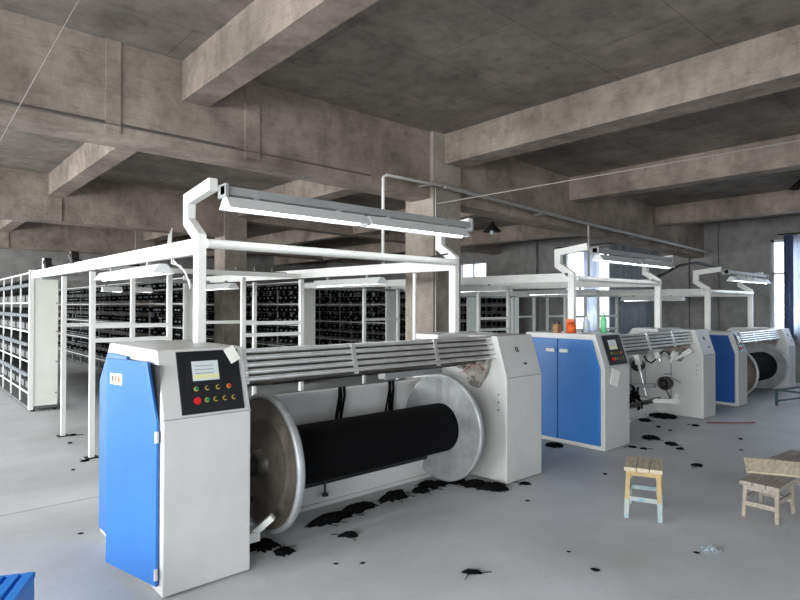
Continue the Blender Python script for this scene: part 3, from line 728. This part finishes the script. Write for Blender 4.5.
# ------------------------------------------------------------------ pipes, wires, cables
b = MB(); b.tube([(4.19, 5.0, 2.08), (4.19, 5.0, 3.08), (4.24, 5.0, 3.11), (5.2, 5.0, 3.12)], .018, 8, PIPEW); b.cyl((5.2, 5.0, 3.12), (8.7, 5.0, 2.98), .032, 8, PIPE); b.cyl((8.7, 5.0, 2.98), (13.95, 5.0, 2.83), .036, 8, PIPE); b.tube([(13.95, 5.0, 2.83), (14.0, 5.0, 2.8), (14.0, 5.0, .02)], .022, 8, PIPE); b.cyl((8.65, 5.0, 2.98), (8.65, 5.0, 2.02), .018, 8, PIPE)
for x, z in ((5.0, 3.12), (7.5, 3.03), (10.5, 2.93), (13, 2.86)): b.box(x-.02, x+.02, 5.0, 5.25, z-.01, z+.01, PIPE)
tag(b.build('conduit_pipe'), 'grey conduit running along the main beam with white drops to the gantries', 'pipe')
b = MB(); b.cyl((5.21, 5.165, 3.13), (5.21, 5.165, .3), .01, 8); tag(b.build('electric_wire', PIPE), 'thin vertical wire on the face of the central column', 'wire')
b = MB(); b.cyl((-4, 5.238, 3.15), (4.19, 5.238, 3.14), .009, 8); b.cyl((-4, 5.24, 3.18), (2.5, 5.242, 3.155), .005, 6)
tag(b.build('conduit_pipe', mat('dusty_conduit', (92, 86, 80), .7)), 'thin dark conduit fixed low on the face of the main beam', 'pipe')
b = MB(); b.cyl((.47, 5.1, 2.54), (1.0085, 4.661, 3.856), .0035, 6); tag(b.build('string', STRING), 'pale string hanging from the ceiling at upper left', 'string')
b = MB(); b.cyl((5.04, 5.17, 2.91), (11.85, 2.75, 4.0), .007, 6) if False else b.tube([(5.3, 5.17, 2.93), (7.02, 4.5, 3.36), (8.4, 4.1, 3.60)], .007, 6)
b.bm.clear(); b.tube([(5.22, 5.18, 2.92), WENDV], .006, 6)
tag(b.build('overhead_wire', STRING), 'thin pale wire stretched from the column across the upper right', 'wire')
pts = [(8.65, 3.95, 2.02), (9.13, 4.0, 2.1), (9.81, 4.0, 2.29), (10.52, 4.0, 2.37), (11.35, 4.0, 2.34), (12.39, 4.0, 2.27), (13.3, 3.96, 2.2), (14.29, 3.93, 2.17)]
b = MB(); b.tube(pts, .022, 8); tag(b.build('power_cable', CABLE), 'thick black cable arching from the middle gantry to the window wall', 'cable')
b = MB()
for k in range(3): b.tube([(1.52, 4.27-.03*k, 2.13+.02*k), (1.50, 4.24-.03*k, 2.03), (1.50-.01*k, 4.14-.02*k, 1.94-.02*k), (1.50, 4.03-.02*k, 1.88), (1.52, 3.95+.01*k, 1.84), (1.54, 3.915, 1.72+.02*k)], .0045, 6)
tag(b.build('wire_bundle', PIPEW), 'loose white wires hanging beside the left bent post', 'wire')
b = MB(); b.tube([(2.0+0, 0, 0), (2.0, 0, .01)], .001, 4); b.bm.clear()
b.tube([(4.10, 5.6, 2.10), (4.10, 5.2, 2.085), (4.10, 4.8, 2.11), (4.10, 4.3, 2.09), (4.10, 3.9, 2.12)], .008, 6); tag(b.build('electric_wire', CABLE), 'thin black wire lying along the right arm of the nearest gantry', 'wire')

def pendant(x, y, z, label):
    root = empty('pendant_lamp', (x, y, z), label, 'lamp')
    b = MB(); b.lathe((x, y, z), (0, 0, 1), [(0, .19), (.01, .19), (.09, .1), (.14, .05), (.2, .035), (.2, 0)], 24); part(b, 'lamp_shade', DARK, root)
    b = MB(); b.lathe((x, y, z+.03), (0, 0, -1), [(0, .03), (.05, .045), (.09, .03), (.1, 0)], 16); part(b, 'bulb', CLEARP, root)
    b = MB(); b.cyl((x, y, z+.2), (x, y, zc(x)+.01), .006, 6); part(b, 'cord', CABLE, root)
pendant(9.21, 7.5, 3.14, 'dark pendant lamp shade hanging right of the column')
pendant(*PENDV, 'dark pendant lamp at the upper right edge of view')

# ------------------------------------------------------------------ things on the middle machine
zt2 = 1.35*.955
def bottle(x, y, r, h, m, label, neck=True):
    root = empty('bottle', (x, y, zt2), label, 'bottle')
    b = MB(); pr = [(0, 0), (0, r), (h*.68, r), (h*.82, r*.45), (h*.9, r*.4), (h*.9, 0)]
    b.lathe((x, y, zt2), (0, 0, 1), pr, 18); part(b, 'bottle_body', m, root)
    b = MB(); b.cyl((x, y, zt2+h*.9), (x, y, zt2+h), r*.45, 12); part(b, 'cap', WHITE2, root)
bottle(6.32, 3.46, .036, .235, GLASSG, 'pale green plastic bottle on the middle machine cabinet')
bottle(6.14, 3.58, .04, .19, CLEARP, 'clear plastic bottle between the orange tub and green bottle')
b = MB(); b.lathe((5.98, 3.68, zt2), (0, 0, 1), [(0, 0), (0, .05), (.10, .055), (.10, .03), (.13, .03), (.13, 0)], 18); tag(b.build('plastic_tub', ORANGE), 'orange plastic tub on the middle machine cabinet', 'tub')
b = MB(); b.box(5.88, 5.955, 3.80, 3.87, zt2, zt2+.10, BROWN).cyl((5.92, 3.835, zt2+.1), (5.92, 3.835, zt2+.135), .03, 12, BLACK); tag(b.build('small_jar'), 'small brown jar with black lid left of the orange tub', 'jar')
b = MB(); b.box(6.06, 6.09, 3.70, 3.80, zt2, zt2+.16, ORANGE); tag(b.build('packet', ORANGE), 'flat orange packet standing behind the orange tub', 'packet')

# ------------------------------------------------------------------ stools, plank, crate
def stool(cx, cy, rz, L, W, H, name, label, top, leg, foot=None, th=.03, splay=.04, rails=1):
    root = empty(name, (cx, cy, 0), label, 'stool', rz=rz)
    b = MB()
    n = 3
    for i in range(n):
        w = W/n; b.box(-L/2, L/2, -W/2+i*w+.002, -W/2+(i+1)*w-.002, H-th, H)
    b.build('seat', top, root, .003)
    for sx in (-1, 1):
        b = MB(); b.bar((sx*(L/2-.05), -(W/2-.02), H-th-.02), (sx*(L/2-.05), (W/2-.02), H-th-.02), .022, .04); b.build('apron', leg, root)
        for sy in (-1, 1):
            a = (sx*(L/2-.05), sy*(W/2-.03), H-th); e = (sx*(L/2-.05+splay), sy*(W/2-.03+splay*.3), 0)
            b = MB(); A = Vector(a); E = Vector(e); Mi = E+(A-E)*.38
            t = .032 if foot else .026; b.bar(A, Mi if foot else E, t, t, leg)
            if foot: b.bar(Mi, E, .033, .033, foot)
            b.build('leg', None, root)
        z = H*.38; k = splay*(1-z/H)
        b = MB(); b.bar((sx*(L/2-.05+k), -(W/2-.03), z), (sx*(L/2-.05+k), (W/2-.03), z), .018, .035); b.build('stretcher', foot or leg, root)
    for sy in (-1, 1):
        z = H*.52; b = MB(); b.bar((-(L/2-.05+splay*.5), sy*(W/2-.035), z), ((L/2-.05+splay*.5), sy*(W/2-.035), z), .018, .03); b.build('stretcher', foot or leg, root)
    return root
stool(4.385, 2.065, R(23), .37, .27, .385, 'wooden_stool', 'small wooden stool with yellow legs and blue paint splashes', WOOD, WOODY, PAINTB)
stool(5.06, 1.405, R(-2), .42, .27, .275, 'wooden_stool', 'low grey wooden stool at right, with the plank resting on it', WOODG, WOODG, splay=.02)
stool(6.0, 1.42, R(-6), .50, .32, .275, 'wooden_stool', 'low grey wooden stool behind the plank at the right edge', WOODG, WOODG, splay=.02)
b = MB(); uu = Vector((.436, -.9, 0)).normalized(); ww = Vector((.9, .436, .48)).normalized(); A = Vector((5.07, 1.56, .292))
b.obox(A+uu*.3+ww*.085+uu.cross(ww)*-.0, (.3, .085, .009), Matrix((uu, ww, uu.cross(ww))).transposed()); tag(b.build('wooden_plank', WOOD, None, .003), 'pale wooden board propped across the low stool at right', 'plank')
# small green steel stand at the right edge
root = empty('steel_stand', (10.9, 2.6, 0), 'small dark green steel stand on the floor at the right edge', 'stand', rz=R(-14))
for x in (-.22, .5):
    for y in (-.22, .22):
        b = MB(); b.box(x-.015, x+.015, y-.015, y+.015, 0, .26); b.build('leg', GREENM, root)
for y in (-.22, .22):
    b = MB(); b.box(-.22, .5, y-.015, y+.015, .24, .27).box(-.22, .5, y-.012, y+.012, .06, .085); b.build('side_rail', GREENM, root)
b = MB(); b.bar((-.22, -.22, .25), (.14, -.22, .07), .02, .02); b.build('diagonal_brace', GREENM, root)
b = MB(); b.box(-.235, -.205, -.22, .22, .24, .27).box(.485, .515, -.22, .22, .24, .27); b.build('end_rail', GREENM, root)
# blue crate of corrugated plastic bottom left
a = Vector((.49, 3.02, 0)); du = Vector((-.42, -.90, 0)).normalized(); dv = Vector((-.90, .42, 0)).normalized()
root = empty('blue_crate', tuple(a+du*.3+dv*.25), 'bright blue ribbed plastic crate at the bottom left corner', 'crate')
H = .4
M3 = Matrix((du, dv, Vector((0, 0, 1)))).transposed()
b = MB(); c = a+du*.3+dv*.25; b.obox((c.x, c.y, H/2), (.3, .25, H/2-.012), M3); part(b, 'crate_body', CRATE, root, .006)
b = MB()
for i in range(9):
    c = a+du*.3+dv*(.02+.0575*i); b.obox((c.x, c.y, H-.006), (.3, .02, .010), M3)
for i in range(2):
    c = a+du*(.004+.592*i)+dv*.25; b.obox((c.x, c.y, H-.01), (.008, .252, .012), M3)
part(b, 'ribbed_lid', CRATE, root, .003)

# ------------------------------------------------------------------ yarn waste on the floor
CL = [(2.45, 3.53, 0.163, 0.104), (2.71, 3.57, 0.156, 0.096), (3.15, 3.6, 0.145, 0.124), (2.39, 3.21, 0.081, 0.032), (1.86, 3.45, 0.103, 0.101), (1.91, 3.28, 0.071, 0.069), (3.60, 3.62, 0.113, 0.096), (3.83, 3.58, 0.135, 0.12), (3.94, 3.21, 0.14, 0.08), (3.9, 3.37, 0.13, 0.09), (3.42, 3.58, 0.088, 0.071), (2.61, 2.28, 0.06, 0.032), (2.2, 2.82, 0.018, 0.018), (2.07, 2.92, 0.018, 0.014), (3.92, 2.82, 0.021, 0.025), (4.27, 3.1, 0.057, 0.047), (3.2, 1.81, 0.028, 0.029), (3.31, 2.06, 0.014, 0.014), (5.68, 3.72, 0.10, 0.14), (6.88, 3.15, 0.106, 0.11), (6.77, 2.87, 0.074, 0.11), (6.3, 3.10, 0.046, 0.05), (6.32, 2.98, 0.046, 0.04), (6.63, 2.71, 0.046, 0.06), (6.06, 2.31, 0.06, 0.06), (8.08, 3.1, 0.05, 0.07), (8.35, 3.65, 0.2, 0.2), (7.9, 3.7, 0.085, 0.13), (7.68, 2.43, 0.032, 0.05), (7.1, 2.24, 0.021, 0.04), (1.49, 6.55, 0.046, 0.05), (1.69, 6.6, 0.039, 0.05), (1.68, 7.95, 0.046, 0.05), (1.56, 7.53, 0.025, 0.056), (1.33, 6.28, 0.018, 0.041), (1.0, 4.49, 0.021, 0.016), (7.63, 3.4, 0.032, 0.07), (7.53, 3.2, 0.025, 0.06), (5.1, 2.78, 0.021, 0.045), (3.92, 1.5, 0.021, 0.022)]
CLAB = ['long tangle of black yarn waste under the nearest yarn beam, left end', 'black yarn waste under the middle of the nearest yarn beam', 'black yarn heap under the nearest yarn beam towards the right flange', 'thin wisp of black yarn in front of the nearest beam', 'black yarn waste below the left flange', 'small ragged yarn waste in front of the left flange', 'black yarn waste left of the right flange', 'black yarn waste beneath the right flange', 'ragged black yarn streak right of the right flange', 'black yarn tuft at foot of the nearest end cabinet', 'black yarn waste at right end of the heap by the base rail']
def clump(x, y, a, c, k):
    b = MB(); n = 34; big = a > .06
    h = min(.05, a*.35) if big else a*.35
    ang = math.atan2(y, x)-math.pi/2   # elongated roughly square to the aisle
    if k < 3: ang = .05; a *= 1.25; c = .07
    if k > 10: c *= .7
    ca, sa = math.cos(ang), math.sin(ang)
    rr = [random.uniform(.5, 1.2) for _ in range(n)]
    vs = []
    for rg, zz in ((1.0, .001), (.72, h*.7), (.35, h)):
        for i in range(n):
            t = 2*math.pi*i/n; u, v = a*rr[i]*rg*math.cos(t), c*rr[i]*rg*math.sin(t)
            vs.append((x+u*ca-v*sa, y+u*sa+v*ca, zz+random.uniform(0, h*.25)*(rg < 1)))
    vs.append((x, y, h))
    fs = [(i, (i+1) % n, n+(i+1) % n, n+i) for i in range(n)]+[(n+i, n+(i+1) % n, 2*n+(i+1) % n, 2*n+i) for i in range(n)]+[(2*n+i, 2*n+(i+1) % n, 3*n) for i in range(n)]+[tuple(range(n))[::-1]]
    b.faces(vs, fs, None, True)
    if a > .035:
        for j in range(int(2+a*12)):
            t = random.uniform(0, 6.28); px, py = x+a*.8*math.cos(t)*ca-c*.8*math.sin(t)*sa, y+a*.8*math.cos(t)*sa+c*.8*math.sin(t)*ca
            p = [(px, py, .004)]; d = t+ang+random.uniform(-1, 1)
            for q in range(4):
                d += random.uniform(-.7, .7); px += .02*math.cos(d); py += .02*math.sin(d); p.append((px, py, random.uniform(.003, .008)))
            b.tube(p, .0025, 4)
    lab = CLAB[k] if k < len(CLAB) else None
    o = b.build('yarn_scrap', YARN)
    if lab: tag(o, lab, 'yarn scrap')
    else:
        zone = ('near the base of the middle machine' if 5.4 < x and y > 2.95 else 'around the feet of the left box frame' if y > 6 else 'scattered on the open floor of the aisle')
        tag(o, 'small scrap of black yarn '+zone, 'yarn scrap', 'yarn scraps '+zone)
for k, q in enumerate(CL): clump(*q, k)
b = MB()
for i in range(14):
    t = random.uniform(0, 6.28); x, y = 4.02+.03*math.cos(t), 1.44+.03*math.sin(t)
    b.tube([(x, y, .004), (x+random.uniform(-.04, .04), y+random.uniform(-.04, .04), random.uniform(.005, .04)), (x+random.uniform(-.05, .05), y+random.uniform(-.05, .05), .006)], .003, 5)
tag(b.build('crumpled_wrap', CLEARP), 'crumpled clear plastic wrap on the floor in front of the stools', 'litter')
b = MB(); b.bar((8.35, 3.05, .012), (8.85, 2.62, .012), .02, .015); tag(b.build('thin_stick', RUST), 'thin brown stick lying on the floor beside the middle machine', 'stick')

# ------------------------------------------------------------------ light
w = bpy.data.worlds.new('sky'); scene.world = w; w.use_nodes = True
bg = w.node_tree.nodes['Background']; bg.inputs[1].default_value = 1
nt = w.node_tree; tcw = nt.nodes.new('ShaderNodeTexCoord'); sp = nt.nodes.new('ShaderNodeSeparateXYZ'); rw = nt.nodes.new('ShaderNodeValToRGB')
nt.links.new(tcw.outputs['Generated'], sp.inputs[0]); nt.links.new(sp.outputs[2], rw.inputs[0]); nt.links.new(rw.outputs[0], bg.inputs[0])
e = rw.color_ramp.elements; e[0].position = 0; e[0].color = (1.6, 1.7, 1.75, 1); e[1].position = .05; e[1].color = (3.2, 3.6, 4.0, 1)
def area(name, loc, rot, sx, sy, e, col):
    l = bpy.data.lights.new(name, 'AREA'); l.shape = 'RECTANGLE'; l.size = sx; l.size_y = sy; l.energy = e; l.color = col
    o = bpy.data.objects.new(name, l); COL.objects.link(o); o.location = loc; o.rotation_euler = rot
    return o
for (a, c, z0, z1) in WL:   # daylight through each window opening of the left wall
    area('window_daylight', (XL+.05, (a+c)/2, (z0+z1)/2), (0, R(-90+28), 0), z1-z0, c-a, 560*(c-a)/4, (.97, .985, 1))
for (a, c, z0, z1) in FW:
    area('window_daylight', ((a+c)/2, YF+.05, (z0+z1)/2), (R(90-28), 0, 0), c-a, z1-z0, 40, (.84, .92, 1))
for (a, c, z0, z1) in WR[:2]:
    area('window_daylight', (XW-.25 if a < 3 else XW-.3, (a+c)/2, (z0+z1)/2), (0, R(90-20), 0), z1-z0, c-a, 30, (.82, .93, 1))

vs_ = scene.view_settings; vs_.view_transform = 'Standard'; vs_.look = 'None'; vs_.gamma = 1; vs_.use_curve_mapping = False; vs_.exposure = 0
scene.cycles.use_denoising = True
scene.cycles.max_bounces = 8; scene.cycles.diffuse_bounces = 5
